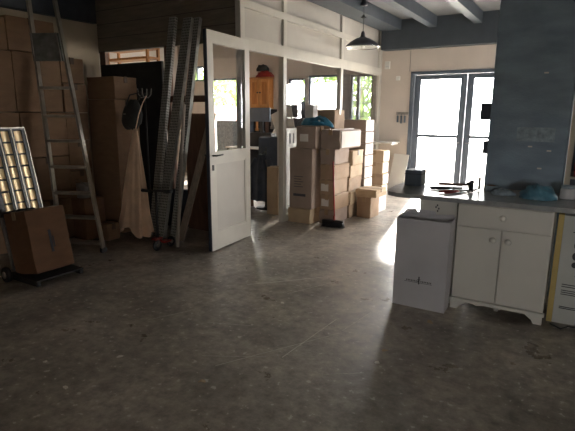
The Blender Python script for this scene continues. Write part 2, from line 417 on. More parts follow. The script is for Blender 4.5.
# pendant lamp
t = thing('pendant_lamp', 'dark enamel dish pendant lamp hanging near the partition', 'lamp', (-3.0, 7.1, 2.50))
bm = bmesh.new(); lathe(bm, [(0, .70), (.02, .70), (.05, .60), (.055, .585), (0, .585)], n=20); lathe(bm, [(.012, .70), (.012, .60), (.05, .60)], n=12)
obj('ceiling_rose', bm, 'shade', t, (0, 0, 0))
bm = bmesh.new(); tube(bm, [(0, 0, .59), (.004, 0, .45), (0, 0, .2)], .005, 6); obj('cord', bm, 'blackplastic', t)
bm = bmesh.new(); lathe(bm, [(0, .46), (.018, .455), (.02, .43), (.05, .42), (.012, .40), (0, .40)], n=14); obj('cord_gripper', bm, 'blackplastic', t)
bm = bmesh.new(); lathe(bm, [(0, .22), (.02, .22), (.03, .19), (.036, .15), (.05, .135), (.11, .115), (.18, .075), (.235, .03), (.258, 0), (.252, -.002)], n=40)
sh = obj('lamp_shade', bm, 'shade', t)
bm = bmesh.new(); lathe(bm, [(.252, -.002), (.228, .028), (.175, .07), (.10, .108), (0, .115)], n=40); obj('shade_lining', bm, 'enamel', sh)
bm = bmesh.new(); lathe(bm, [(.256, -.002), (.262, -.006), (.262, -.014), (.254, -.016), (.250, -.006)], n=40); obj('shade_rim', bm, 'chrome', sh)
bm = bmesh.new(); lathe(bm, [(0, .11), (.018, .11), (.02, .06), (.034, .03), (.036, .005), (.025, -.02), (0, -.028)], n=20); obj('bulb', bm, 'enamel', t)

# ------------------------------------------------------------------ cartons
def carton(x0, x1, y0, y1, z0, z1, m, label, group=None, rot=0.0, tape='x', paper=None, name='cardboard_box', tilt=None, tm='tape', crumple=.004, lid=True):
    w, l, h = (x1 - x0) / 2, (y1 - y0) / 2, z1 - z0
    bm = bmesh.new()
    box(bm, -w, w, -l, l, 0, h)
    bmesh.ops.subdivide_edges(bm, edges=bm.edges[:], cuts=3, use_grid_fill=True)
    R = random.Random(label)
    for v in bm.verts:
        if v.co.z > .001:
            v.co += Vector((R.uniform(-1, 1), R.uniform(-1, 1), R.uniform(-1, 0) * .5)) * crumple
    sharp = [e for e in bm.edges if len(e.link_faces) == 2 and e.calc_face_angle(0) > .8]
    bmesh.ops.bevel(bm, geom=sharp, offset=.005, segments=1, affect='EDGES')
    o = obj(name, bm, m, None, ((x0 + x1) / 2, (y0 + y1) / 2, z0 + .001), tilt or (0, 0, rot))
    tag(o, label, 'box', group)
    e = .003 + crumple
    if tape:
        bm = bmesh.new(); tw = min(.025, w * .3)
        dn = min(.07, h * .4)
        if tape == 'y':
            box(bm, -tw, tw, -l - e, l + e, h - .002, h + e * .6); box(bm, -tw, tw, -l - e, -l + .002, h - dn, h - .002); box(bm, -tw, tw, l - .002, l + e, h - dn, h - .002)
        else:
            box(bm, -w - e, w + e, -tw, tw, h - .002, h + e * .6); box(bm, -w - e, -w + .002, -tw, tw, h - dn, h - .002); box(bm, w - .002, w + e, -tw, tw, h - dn, h - .002)
        obj('packing_tape', bm, tm, o)
    if paper:
        bm = bmesh.new(); side, u0, u1, v0, v1 = paper[:5]
        if side == 'f': box(bm, u0, u1, -l - e, -l + .002, v0, v1)
        else: box(bm, w - .002, w + e, u0, u1, v0, v1)  # white right sides put the door light into the colour
        obj('label_or_lit_side', bm, 'label' if len(paper) == 5 else paper[5], o)
    return o

# left wall stack (front faces at x = -5.2)
gl = 'cartons stacked along the left wall'
cols = [('nearest', 2.44, 2.995, [(0, .5), (.505, 1.0), (1.005, 1.5), (1.505, 2.13), (2.135, 2.47)]),
        ('middle', 3.005, 3.55, [(0, .5), (.505, 1.0), (1.005, 1.5), (1.505, 2.14), (2.145, 2.50)]),
        ('farthest', 3.56, 3.86, [(0, .45), (.455, .81), (.815, 1.17), (1.175, 1.5), (1.505, 1.835), (1.84, 2.13)])]
rown = ['bottom', 'second', 'third', 'fourth', 'fifth', 'top']
for cn, y0, y1, rows in cols:
    for i, (z0, z1) in enumerate(rows):
        r = 'top' if i == len(rows) - 1 else rown[i]
        carton(-5.72, -5.2 - random.uniform(0, .02) - (.08 if z1 > 2.4 else .03 if z1 > 2 else 0), y0, y1, z0, z1 - .004, random.choice(['carton', 'cartonred', 'carton']),
               'brown cardboard box, %s row of the %s column in the left wall stack' % (r, cn), gl, tm='tapedark', tape='x')
# tall pair in front of the black board
carton(-5.36, -4.86, 3.98, 4.34, 0, 1.66, 'carton', 'very tall brown carton standing beside the beige hanging cloth', 'tall cartons by the black board', name='tall_carton', tm='tapedark', tape='x')
carton(-5.36, -4.87, 3.99, 4.34, 1.665, 1.93, 'carton', 'flat brown carton lying on top of the very tall carton', 'tall cartons by the black board', tm='tapedark', rot=.02)
carton(-4.86, -4.70, 3.62, 3.80, 0, .2, 'carton', 'small brown box on the floor between ladder and beige cloth', tape='x', tm='tapedark')

# board leaning on the office side, black putting the lack of light into colour
one('black_board', 'black', 'large board, its black standing for the unlit corner, against the office side below the gap', 'board', (-5.85, -4.68, 4.60, 4.64, 0, 2.15), bev=.003)

# carton tilted on hand truck
ht = math.radians(-11)
base = Vector((-4.10, 2.46, .085))
c1 = carton(base.x - .17, base.x + .17, base.y - .185, base.y + .185, base.z, base.z + .56, 'cartonred', 'reddish brown carton tilted back on the black hand truck', name='cardboard_box', tilt=(0, ht, 0), tape='y')
bm = bmesh.new(); box(bm, .172, .1755, -.012, .012, .16, .36); box(bm, .172, .1755, .02, .03, .2, .3); obj('printed_mark', bm, 'ink', c1)
t = thing('hand_truck', 'black hand truck carrying the tilted reddish carton', 'hand truck', (-4.10, 2.46, 0))
bm = bmesh.new(); beam3(bm, (-.20, 0, .07 - .0), (.22, 0, .066 + .0), (0, 1, 0), .46, .012); obj('toe_plate', bm, 'blackplastic', t)
bm = bmesh.new(); bbox(bm, -.24, .22, -.23, -.19, .02, .062, bev=.008); bbox(bm, -.24, .22, .19, .23, .02, .062, bev=.008); bbox(bm, -.24, -.19, -.19, .19, .02, .062, bev=.008)
obj('chassis', bm, 'blackplastic', t)
for y in (-.17, .17):
    bm = bmesh.new(); tube(bm, [(-.235, y, .07), (-.29, y, .34), (-.335, y, .56)], .014, 10); obj('upright', bm, 'aludull', t)
bm = bmesh.new(); tube(bm, [(-.335, -.17, .56), (-.342, -.15, .59), (-.344, 0, .60), (-.342, .15, .59), (-.335, .17, .56)], .014, 10); obj('handle', bm, 'blackplastic', t)
for x, z in ((-.28, .30), (-.318, .48)):
    bm = bmesh.new(); tube(bm, [(x, -.17, z), (x, .17, z)], .009, 8); obj('crossbar', bm, 'aludull', t)
for y in (-.265, .265):
    bm = bmesh.new(); prof = [(0, -.02), (.05, -.022), (.068, -.016), (.072, 0), (.068, .016), (.05, .022), (0, .02)]
    lathe(bm, prof, n=24)
    w = obj('wheel', bm, 'blackplastic', t, (-.18, y, .073), (PI / 2, 0, 0))
    bm = bmesh.new(); lathe(bm, [(0, -.028), (.03, -.027), (.034, -.02), (.034, .02), (.03, .027), (0, .028)], n=18); obj('hub', bm, 'aludull', w)

# louvre lamp fitting leaning against the stack
t = thing('louvre_light_fitting', 'unplugged louvred ceiling light leaning on cartons, its cells coloured gold for warm reflected light', 'light fitting', (-4.62, 2.86, 0), .04)
LH = 1.34
def lean(x, y, z): return Vector((x - .17 * z / LH, y - .055 * z, z))   # leans back to the stack
bm = bmesh.new()
for y in (-.022, -.1425, -.27, -.40): beam3(bm, lean(0, y, .02), lean(0, y, LH), (0, 1, 0), .045 if y < -.03 else .03, .05)
beam3(bm, lean(0, -.43, LH), lean(0, -.005, LH), (0, 0, 1), .028, .055); beam3(bm, lean(0, -.43, .02), lean(0, -.005, .02), (0, 0, 1), .03, .055)
beam3(bm, lean(-.03, -.215, .02), lean(-.03, -.215, LH), (0, 1, 0), .42, .008)
obj('fitting_body', bm, 'shade', t)
for a_, b_, wd_ in ((lean(.014, -.004, .02), lean(.014, -.004, LH), (0, 1, 0)), (lean(.014, -.43, LH + .012), lean(.014, -.004, LH + .012), (0, 0, 1)), (lean(.030, -.142, .03), lean(.030, -.142, LH), (0, 1, 0)), (lean(.030, -.27, .03), lean(.030, -.27, LH), (0, 1, 0))):
    bm = bmesh.new(); beam3(bm, a_, b_, wd_, .010, .04 if wd_[2] or a_.y > -.1 else .006); obj('edge_trim', bm, 'alu', t)
for (y0, y1) in ((-.375, -.295), (-.245, -.167), (-.118, -.038)):
    for k in range(11):
        z0 = .05 + k * .1165
        bm = bmesh.new()
        n = 6; rows = []
        for i in range(n + 1):
            u = i / n; dep = -.006 + .008 * (2 * u - 1) ** 2
            rows.append([bm.verts.new(lean(dep + .010, y0 + (y1 - y0) * u, z)) for z in (z0 + .006, z0 + .105)])
        for r0, r1 in zip(rows, rows[1:]):
            f = bm.faces.new((r0[0], r1[0], r1[1], r0[1])); f.smooth = True
        obj('reflector_cell', bm, 'reflector', t)
    for k in range(12):
        bm = bmesh.new(); beam3(bm, lean(.016, y0, .048 + k * .1165), lean(.016, y1, .048 + k * .1165), (1, 0, 0), .022, .006); obj('louvre_blade', bm, 'blackplastic', t)

# step ladder
fr, tr, fl, tl = (Vector(v) for v in ((-4.36, 3.29, 0), (-5.0, 3.40, 2.68), (-4.82, 3.10, 0), (-5.25, 3.26, 2.68)))
t = thing('ladder', 'worn aluminium stepladder leaning on the left carton stack', 'ladder', (-4.59, 3.195, 0))
o0 = t.location.copy()
wd = (fr - fl).normalized()
fn = wd.cross(Vector((0, 0, 1))).normalized()
for a, b in ((fl, tl), (fr, tr)):
    bm = bmesh.new(); d = (b - a)
    e = a + d * 1.06
    beam3(bm, a + Vector((0, 0, .03)) - o0, e - o0, wd, .022, .06); obj('stile', bm, 'alu', t)
    bm = bmesh.new(); bbox(bm, *(v for q in zip(a - o0 - Vector((.02, .035, 0)), a - o0 + Vector((.02, .035, .05))) for v in q), bev=.005)
    obj('rubber_foot', bm, 'blackplastic', t)
for z in (.10, .374, .635, .917, 1.197, 1.463, 1.761):
    k = z / 2.68; a = fl + (tl - fl) * k - o0; b = fr + (tr - fr) * k - o0
    bm = bmesh.new(); beam3(bm, a, b, fn, .085, .028); obj('tread', bm, 'alu', t)
bm = bmesh.new()
k0, k1 = 2.04 / 2.68, 2.33 / 2.68
q = [fl + (tl - fl) * k0, fr + (tr - fr) * k0, fr + (tr - fr) * k1, fl + (tl - fl) * k1]
q = [v - o0 + fn * .035 for v in q]; q2 = [v + fn * .02 for v in q]
A = [bm.verts.new(v) for v in q]; B = [bm.verts.new(v) for v in q2]
bm.faces.new(A); bm.faces.new(B[::-1])
for k in range(4): bm.faces.new((A[k], B[k], B[(k + 1) % 4], A[(k + 1) % 4]))
obj('folded_platform', bm, 'plate', t)
for e in (.06, .94):
    bm = bmesh.new(); tube(bm, [q[0] + (q[1] - q[0]) * e + fn * .03, q[3] + (q[2] - q[3]) * e + fn * .03], .008, 6); obj('platform_hinge', bm, 'aludull', t)

# paint tin on a low crate behind the ladder
carton(-5.17, -4.93, 3.50, 3.78, 0, .50, 'cartonred', 'dark dull carton on the floor behind the ladder treads', tape=None)
t = thing('paint_tin', 'grey paint tin seen between the ladder treads', 'tin', (-5.06, 3.60, .50))
bm = bmesh.new(); lathe(bm, [(0, .002), (.075, .002), (.078, .008), (.078, .16), (.08, .165), (.08, .172), (.07, .172), (.068, .166), (0, .166)], n=28); obj('can', bm, 'aludull', t)
bm = bmesh.new(); tube(bm, [(.08 * math.cos(a), .082 * math.sin(a) , .14 - .09 * math.sin(a)) for a in [PI + PI * i / 10 for i in range(11)]], .003, 6); obj('bail_handle', bm, 'chrome', t)

# coat stand with cloth and bag
t = thing('coat_stand', 'thin dark coat stand holding the beige cloth and dark bag', 'coat stand', (-4.60, 4.22, 0))
bm = bmesh.new(); tube(bm, [(0, 0, .12), (0, 0, 1.74)], .011, 10); obj('pole', bm, 'blackplastic', t)
for k in range(3):
    a = k * 2 * PI / 3 + .4
    bm = bmesh.new(); tube(bm, [(0, 0, .22), (.05 * math.cos(a), .05 * math.sin(a), .14), (.11 * math.cos(a), .11 * math.sin(a), .012)], .009, 8); obj('leg', bm, 'blackplastic', t)
for k in range(4):
    a = k * PI / 2 + .5
    bm = bmesh.new(); tube(bm, [(0, 0, 1.70), (.04 * math.cos(a), .04 * math.sin(a), 1.68), (.075 * math.cos(a), .075 * math.sin(a), 1.72), (.085 * math.cos(a), .085 * math.sin(a), 1.79)], .006, 8); obj('hook', bm, 'aludull', t)
# draped cloth
bm = bmesh.new(); n = 72; rows = []
for i in range(19):
    u = i / 18; z = 1.34 - 1.24 * u
    r = .022 + .17 * u ** .85 + .06 * max(0, u - .7)
    ring = []
    for k in range(n):
        a = 2 * PI * k / n
        fold = 1 + (.16 * math.sin(7 * a + 2.2 * u) + .09 * math.sin(12 * a + 1 - 2 * u)) * min(1, u * 1.6)
        rr = r * fold
        zz = z + (.05 * math.sin(3 * a + .6) + .02 * math.sin(7 * a)) * u ** 3
        ring.append(bm.verts.new((rr * math.cos(a) * 1.30 - .11 * u, rr * math.sin(a) * .5, zz)))
    rows.append(ring)
for r0, r1 in zip(rows, rows[1:]):
    for k in range(n):
        f = bm.faces.new((r0[k], r0[(k + 1) % n], r1[(k + 1) % n], r1[k])); f.smooth = True
bm.faces.new(rows[0])
cl = tag(obj('draped_cloth', bm, 'cloth', None, (-4.46, 3.92, -.02)), 'beige cloth hanging in folds to a wide hem beside the tall carton', 'cloth')
bm = bmesh.new(); tube(bm, [(0, 0, 1.32), (-.02, .08, 1.5), (-.05, .18, 1.64), (-.06, .25, 1.72)], .006, 6); obj('hanging_loop', bm, 'cloth', cl)
# dark bag
t = thing('dark_bag', 'dark slouching bag hung above the beige cloth', 'bag', (-4.68, 4.08, 1.33))
bm = bmesh.new()
bmesh.ops.create_uvsphere(bm, u_segments=28, v_segments=18, radius=1)
for v in bm.verts:
    x, y, z = v.co
    v.co = Vector((x * .15 * (1 - .25 * z), y * .085 * (1 - .2 * z), (z * .18 + .15) + .012 * math.sin(9 * x + 5 * z)))
    v.co.x += .03 * (v.co.z - .15) / .16
for f in bm.faces: f.smooth = True
obj('bag_body', bm, 'bag', t)
bm = bmesh.new(); tube(bm, [(-.04, -.05, .27), (-.0, -.02, .38), (.08, .10, .42), (.09, .06, .36), (.09, .0, .28)], .008, 8); obj('shoulder_strap', bm, 'bag', t)
bm = bmesh.new(); box(bm, -.05, -.02, -.092, -.084, .15, .165); obj('buckle', bm, 'aludull', t)

# slotted uprights leaning against the office side
gp = 'perforated steel uprights leaning on the office side'
for i, (bx_, by_, tx_, ty_, tz_, w, lab) in enumerate(((-4.45, 4.10, -4.43, 4.615, 2.64, .10, 'perforated steel upright nearest the dark bag, leaning on the boarding'),
        (-4.20, 3.98, -4.215, 4.615, 2.61, .13, 'wide perforated steel upright in the middle of the leaning trio'),
        (-4.055, 4.06, -4.075, 4.615, 2.60, .085, 'perforated steel upright nearest the open white door'))):
    bm = bmesh.new()
    L_ = math.hypot(ty_ - by_, tz_); 
    prof = [(-w / 2, 0, .04), (w / 2, 0, .04)]
    box(bm, -w / 2, w / 2, 0, .004, 0, L_); box(bm, -w / 2, -w / 2 + .004, .004, .045, 0, L_); box(bm, w / 2 - .004, w / 2, .004, .045, 0, L_)
    box(bm, -w / 2, -w / 2 + .018, .045, .049, 0, L_); box(bm, w / 2 - .018, w / 2, .045, .049, 0, L_)
    o = obj('perforated_upright', bm, 'perf', None, (bx_, by_ - .03, .012), (-math.atan2(ty_ - by_, tz_), 0, 0))
    tag(o, lab, 'metal upright', gp)
one('brown_board', 'woodbrown', 'reddish brown board standing behind the leaning grey plank', 'board', (-4.36, -4.02, 4.645, 4.668, 0, 1.50), bev=.002)
bm = bmesh.new(); beam3(bm, (-3.945, 4.05, .015), (-3.865, 4.60, 1.50), (1, 0, 0), .095, .022)
tag(obj('plank', bm, 'plank'), 'greyish wooden plank leaning left of the open white door', 'plank')
bm = bmesh.new(); tube(bm, [(-3.79, 3.84, .012), (-4.04, 4.30, 1.60)], .02, 12)
tag(obj('pale_pipe', bm, 'pvc'), 'pale thin pipe leaning across in front of the plank', 'pipe')

# kick scooter
t = thing('kick_scooter', 'small black folding scooter with a red deck end before the uprights', 'scooter', (-3.91, 3.66, 0), 0)
bm = bmesh.new(); tube(bm, [(0, 0, .12), (-.005, .01, .36), (-.01, .02, .66)], [.017, .014, .012], 10); obj('steering_stem', bm, 'blackplastic', t)
bm = bmesh.new(); tube(bm, [(-.22, .02, .655), (-.1, .02, .665), (.1, .02, .675), (.2, .02, .685)], .010, 10); obj('handlebar', bm, 'blackplastic', t)
for s_ in (-1, 1):
    bm = bmesh.new(); tube(bm, [(s_ * .12, .02, .667 + s_ * .008), (s_ * .225, .02, .671 + s_ * .014)], [.017, .019], 12); obj('grip', bm, 'bag', t)
bm = bmesh.new(); bbox(bm, -.05, .05, .05, .17, .075, .095, bev=.01); obj('deck', bm, 'red', t)
bm = bmesh.new(); tube(bm, [(0, 0, .15), (0, .06, .09)], .018, 8); obj('neck', bm, 'red', t)
bm = bmesh.new(); bbox(bm, -.035, .035, -.06, .05, .128, .15, bev=.008); obj('fender', bm, 'red', t)
for y in (-.01, .20):
    bm = bmesh.new(); lathe(bm, [(0, -.014), (.045, -.015), (.058, -.01), (.06, 0), (.058, .01), (.045, .015), (0, .014)], n=24)
    w = obj('wheel', bm, 'blackplastic', t, (0, y, .061), (0, PI / 2, 0))
    bm = bmesh.new(); lathe(bm, [(0, -.018), (.022, -.017), (.022, .017), (0, .018)], n=16); obj('hub', bm, 'aludull', w)
bm = bmesh.new(); tube(bm, [(-.02, 0, .06), (-.02, 0, .13), (.02, 0, .13), (.02, 0, .06)], .007, 8); obj('fork', bm, 'aludull', t)

# ------------------------------------------------------------------ middle stacks
ga = 'cartons stacked in front of the partition glass'
carton(-3.46, -3.10, 5.71, 6.03, 0, .205, 'cartonlight', 'low yellowish carton under the big dull carton by the door post', ga, tape='x')
c1 = carton(-3.44, -3.085, 5.715, 6.03, .21, 1.04, 'cartondull', 'big upright dull brown carton on the low yellowish carton', ga, tape='x')
bm = bmesh.new()
for k in range(5): box(bm, -.10, .04 - .03 * (k % 2), -.163, -.159, .30 + k * .035, .308 + k * .035)
box(bm, -.11, .08, -.163, -.159, .17, .205)
obj('printed_text', bm, 'ink', c1)
carton(-3.345, -3.045, 5.73, 6.03, 1.045, 1.34, 'cartondull', 'dull carton with a white paper label under the teal bag', ga, paper=('f', -.09, .035, .09, .19), tape='x')
carton(-3.45, -3.17, 6.08, 6.42, 0, 1.44, 'cartongrey', 'tall greyish carton behind the teal bag, only its top showing', ga, tape=None, name='tall_carton')
carton(-3.42, -3.29, 6.10, 6.26, 1.445, 1.63, 'cartonwhite', 'small white box highest at the left behind the teal bag', ga, tape=None)
# front column with the broom
zz = [0, .2, .41, .62, .83, 1.035]
nm = ['bottom', 'second', 'third', 'fourth', 'topmost']
for i in range(5):
    carton(-3.04 + (.0, .008, -.005, .01, 0)[i], -2.82 + (.0, .012, -.01, .008, .0)[i], 5.86, 6.33, zz[i], zz[i + 1] - .004, 'cartondull' if i in (0, 4) else 'cartonmid',
           '%s carton of the narrow column directly behind the red broom' % nm[i], ga, rot=(.01, -.02, .015, -.01, .01)[i], paper=('f', -.08, .03, .05, .15) if i in (1, 2) else None, tape='y')
zz = [0, .2, .39, .59, .775]
for i in range(4):
    carton(-3.02, -2.81 + (.0, .01, -.012, .0)[i], 6.37, 6.81, zz[i], zz[i + 1] - .004, 'cartonlight' if i % 2 else 'cartonmid',
           '%s carton of the column behind the broom column' % ['bottom', 'second', 'third', 'fourth'][i], ga, rot=(.0, .02, -.02, .01)[i], tape='y')
carton(-3.02, -2.79, 6.37, 6.81, .778, .985, 'cartonlight', 'crooked pale carton with dark tape crowning the second column', ga, rot=.05, tape='x', tm='tapedark')
c1 = carton(-3.01, -2.73, 5.83, 6.50, 1.04, 1.295, 'cartondull', 'long carton with bright white side across the broom column top', ga, rot=-.012, paper=('r', -.30, .32, .02, .235), tape='y', crumple=.008)  # nearly whole right side whitened, painting in the door light
carton(-3.15, -2.88, 5.97, 6.26, 1.30, 1.56, 'cartonmid', 'brown carton on top of the pile behind the teal bag', ga, rot=-.04, tape='x')
# teal bag
bm = bmesh.new()
bmesh.ops.create_uvsphere(bm, u_segments=40, v_segments=20, radius=1)
for v in bm.verts:
    x, y, z = v.co; s_ = 1 + .06 * math.sin(5 * x * 3) + .04 * math.sin(11 * y + 4 * x)
    nx = x * .245; nz = max(-.02, z) * (.115 + .012 * math.sin(6 * x)) * s_
    v.co = Vector((nx, y * .105 * s_, nz + (0 if nx < .18 else -.9 * (nx - .18) * .5)))
for f in bm.faces: f.smooth = True
tb = tag(obj('teal_bag', bm, 'teal', None, (-3.09, 5.85, 1.353)), 'teal blue soft bag lying across the carton pile', 'bag')
bm = bmesh.new(); tube(bm, [(-.05, -.09, .045), (.0, -.135, .055), (.09, -.14, .05), (.15, -.095, .03)], .008, 8); obj('carry_handle', bm, 'teal', tb)
bm = bmesh.new(); box(bm, .06, .085, -.088, -.08, .05, .07); obj('logo_tag', bm, 'label', tb)
# tall stack, its lit ends painted white
for i in range(8):
    z0 = .178 * i
    carton(-3.24, -2.80, 6.87, 7.19, z0, z0 + .174, 'cartondull', '%s flat carton of the tall neat stack with white ends' % ['bottom', 'second', 'third', 'fourth', 'fifth', 'sixth', 'seventh', 'topmost'][i],
           'neat stack of flat cartons with lit ends painted white', rot=random.uniform(-.012, .012), paper=('r', -.155, .155, .008, .166), tape=None, crumple=.002)
# small boxes at the foot
carton(-2.75, -2.53, 6.52, 6.83, 0, .31, 'cartonmid', 'brown cube carton on the floor under the flat open carton', 'cartons at the stack foot', rot=-.04, tape='y')
c1 = carton(-2.765, -2.44, 6.50, 6.88, .315, .43, 'cartonlight', 'flat pale carton resting on the brown cube carton', 'cartons at the stack foot', rot=-.03, tape='x')
carton(-2.78, -2.59, 6.92, 7.32, 0, .33, 'cartonwhite', 'whitish carton on the floor behind the brown cube carton', 'cartons at the stack foot', tape='y')
for i in range(4):
    carton(-3.40, -3.09 + .01 * (i % 2), 8.45, 8.76, .213 * i, .213 * i + .208, 'cartonlight' if i != 1 else 'cartonmid', '%s carton of the low pile under the wall shelf' % ['bottom', 'second', 'third', 'topmost'][i],
           'low carton pile by the end wall', rot=random.uniform(-.02, .02), paper=('r', -.14, .14, .02, .19, 'cartonwhite'), tape='y')  # right faces whitened to paint in daylight from the door
bm = bmesh.new(); beam3(bm, (-3.02, 8.98, .012), (-2.99, 9.22, .74), (1, 0, 0), .30, .02)
tag(obj('white_board', bm, 'white'), 'white sheet leaning on the end wall behind the low carton pile', 'board')

# broom
t = thing('broom', 'red handled broom with black bristles leaning on the cartons', 'broom', (-2.76, 5.73, 0), .12)
bm = bmesh.new(); bbox(bm, -.15, .15, -.03, .03, .075, .10, bev=.01); obj('broom_head', bm, 'blackplastic', t)
bm = bmesh.new()
for i in range(26):
    for j in range(4):
        x = -.14 + .28 * i / 25; y = -.022 + .0147 * j
        sx = x * 1.12; sy = y * 1.5
        tube(bm, [(x, y, .076), (sx + random.uniform(-.004, .004), sy, .003)], [.0055, .004], 5)
obj('bristles', bm, 'blackplastic', t)
bm = bmesh.new(); tube(bm, [(.022, .0, .10), (-.045, .085, .88)], .011, 10); obj('handle', bm, 'red', t)
bm = bmesh.new(); tube(bm, [(.02, 0, .101), (.012, .008, .16)], [.018, .014], 10); obj('socket', bm, 'redwood', t)

# ------------------------------------------------------------------ worktop group on the right
t = thing('worktop', 'grey worktop running from a free left end past the column', 'worktop', (0, 0, 0))
bm = bmesh.new()
poly = [(1.0, 3.70), (1.0, 4.41), (-1.33, 4.41), (-1.37, 4.38), (-1.375, 4.1), (-1.35, 3.84), (-1.31, 3.75), (-1.22, 3.70)]
A = [bm.verts.new((x, y, .852)) for x, y in poly]; B = [bm.verts.new((x, y, .886)) for x, y in poly]
bm.faces.new(A); bm.faces.new(B)
for k in range(len(poly)): bm.faces.new((A[k], A[(k + 1) % len(poly)], B[(k + 1) % len(poly)], B[k]))
obj('slab', bm, 'counter', t)
bxs('support_leg', 'whitelam', t, (.92, .97, 3.8, 4.38, 0, .852))

t = thing('base_cabinet', 'white two-door cabinet with a drawer under the worktop', 'cabinet', (-.43, 3.755, 0))
hw = .325
bxs('carcass', 'whitelam', t, (-hw, hw, .012, .55, .085, .85), bev=.003)
for sx in (-1, 1):
    dr = bxs('door', 'whitelam', t, (-hw + .006, -.003, -.008, .011, .098, .668) if sx < 0 else (.003, hw - .006, -.008, .011, .098, .668), bev=.003)
    bm = bmesh.new(); lathe(bm, [(0, 0), (.009, 0), (.009, .012), (.021, .018), (.023, .026), (.016, .033), (0, .035)], n=20)
    obj('knob', bm, 'whitelam', dr, (sx * .052, -.008, .592), (PI / 2, 0, 0))
dr = bxs('drawer', 'whitelam', t, (-hw + .006, hw - .006, -.008, .011, .682, .838), bev=.003)
bm = bmesh.new(); lathe(bm, [(0, 0), (.009, 0), (.009, .012), (.021, .018), (.023, .026), (.016, .033), (0, .035)], n=20)
obj('knob', bm, 'whitelam', dr, (0, -.008, .765), (PI / 2, 0, 0))
bxs('plinth_rail', 'whitelam', t, (-hw - .012, hw + .012, -.02, .02, .065, .09), bev=.005)
for sx in (-1, 1):
    for y0 in (-.012, .50):
        bm = bmesh.new(); e = sx * hw
        pl = [(e, .066), (e, .002), (e - sx * .055, .002), (e - sx * .07, .03), (e - sx * .10, .05), (e - sx * .12, .066)]
        prism(bm, pl, y0, y0 + .035); obj('foot', bm, 'whitelam', t)
bm = bmesh.new(); lathe(bm, [(0, .002), (.016, .002), (.016, .066), (0, .066)], n=14); obj('foot', bm, 'whitelam', t, (0, .1, 0))

t = thing('side_unit', 'pale plain side unit behind the grey open carton', 'cabinet', (-.92, 3.80, 0))
bxs('front_panel', 'whitelam', t, (-.14, .155, 0, .02, .02, .85)); bxs('side_panel', 'whitelam', t, (-.14, -.122, .02, .56, .0, .85)); bxs('side_panel', 'whitelam', t, (.137, .155, .02, .56, .0, .85)); bxs('bottom_panel', 'whitelam', t, (-.122, .137, .02, .56, .02, .04))
bm = bmesh.new()
for x, z in ((-.0, .80), (.01, .77), (-.01, .785), (.005, .755)): lathe(bm, [(0, 0), (.006, 0), (.006, .002), (0, .002)], (x, 0, z), 8)
bm2 = bmesh.new()
for v in bm.verts: v.co = Vector((v.co.x, -.0015 - (v.co.z % 0.005), v.co.z))
bm.free()
for x, z in ((-.0, .80), (.012, .775), (-.01, .785), (.004, .755)): box(bm2, x - .005, x + .005, -.002, 0, z - .007, z + .007)
obj('screw_hole', bm2, 'ink', t)

# open grey carton
t = thing('open_carton', 'large open grey carton with torn flaps beside the white cabinet', 'box', (-.968, 3.655, 0), .01)
hw, hl, H = .205, .075, .715
bxs('body', 'cartongrey', t, (-hw, hw, -hl, -hl + .005, .002, H), (-hw, hw, hl - .005, hl, .002, H), (-hw, -hw + .005, -hl + .005, hl - .005, .002, H), (hw - .005, hw, -hl + .005, hl - .005, .002, H), (-hw + .005, hw - .005, -hl + .005, hl - .005, .002, .01))
def flap(pts, th=.004):
    bm = bmesh.new(); P = [Vector(p) for p in pts]; n = (P[1] - P[0]).cross(P[-1] - P[0]).normalized() * th
    A = [bm.verts.new(p) for p in P]; B = [bm.verts.new(p + n) for p in P]
    bm.faces.new(A); bm.faces.new(B[::-1])
    for k in range(len(P)): bm.faces.new((A[k], B[k], B[(k + 1) % len(P)], A[(k + 1) % len(P)]))
    obj('flap', bm, 'cartongrey', t)
flap([(-hw, hl, H), (hw, hl, H), (hw - .01, hl + .012, H + .035), (.06, hl + .014, H + .02), (.05, hl + .012, H + .045), (-.07, hl + .014, H + .05), (-.08, hl + .01, H + .03), (-.10, hl + .012, H + .055), (-hw + .03, hl + .012, H + .045)])
flap([(-hw, -hl, H), (-hw, hl, H), (-hw + .055, hl - .02, H + .04), (-hw + .03, -.01, H + .03)])
flap([(hw, -hl, H), (hw, hl, H), (hw + .004, hl - .02, H + .03), (hw + .006, -.02, H + .012)])
flap([(-hw, -hl, H), (hw, -hl, H), (hw - .03, -hl + .025, H - .055), (-hw + .03, -hl + .02, H - .06)])
bm = bmesh.new(); box(bm, -.115, .10, -hl - .001, -hl, .210, .213)
for k in range(16):
    x = -.10 + k * .0125
    if abs(x) > .012: box(bm, x, x + .007, -hl - .001, -hl, .218, .230)
box(bm, -.006, .004, -hl - .001, -hl, .20, .262); box(bm, -.014, .012, -hl - .001, -hl, .236, .240)
obj('printed_text', bm, 'ink', t)

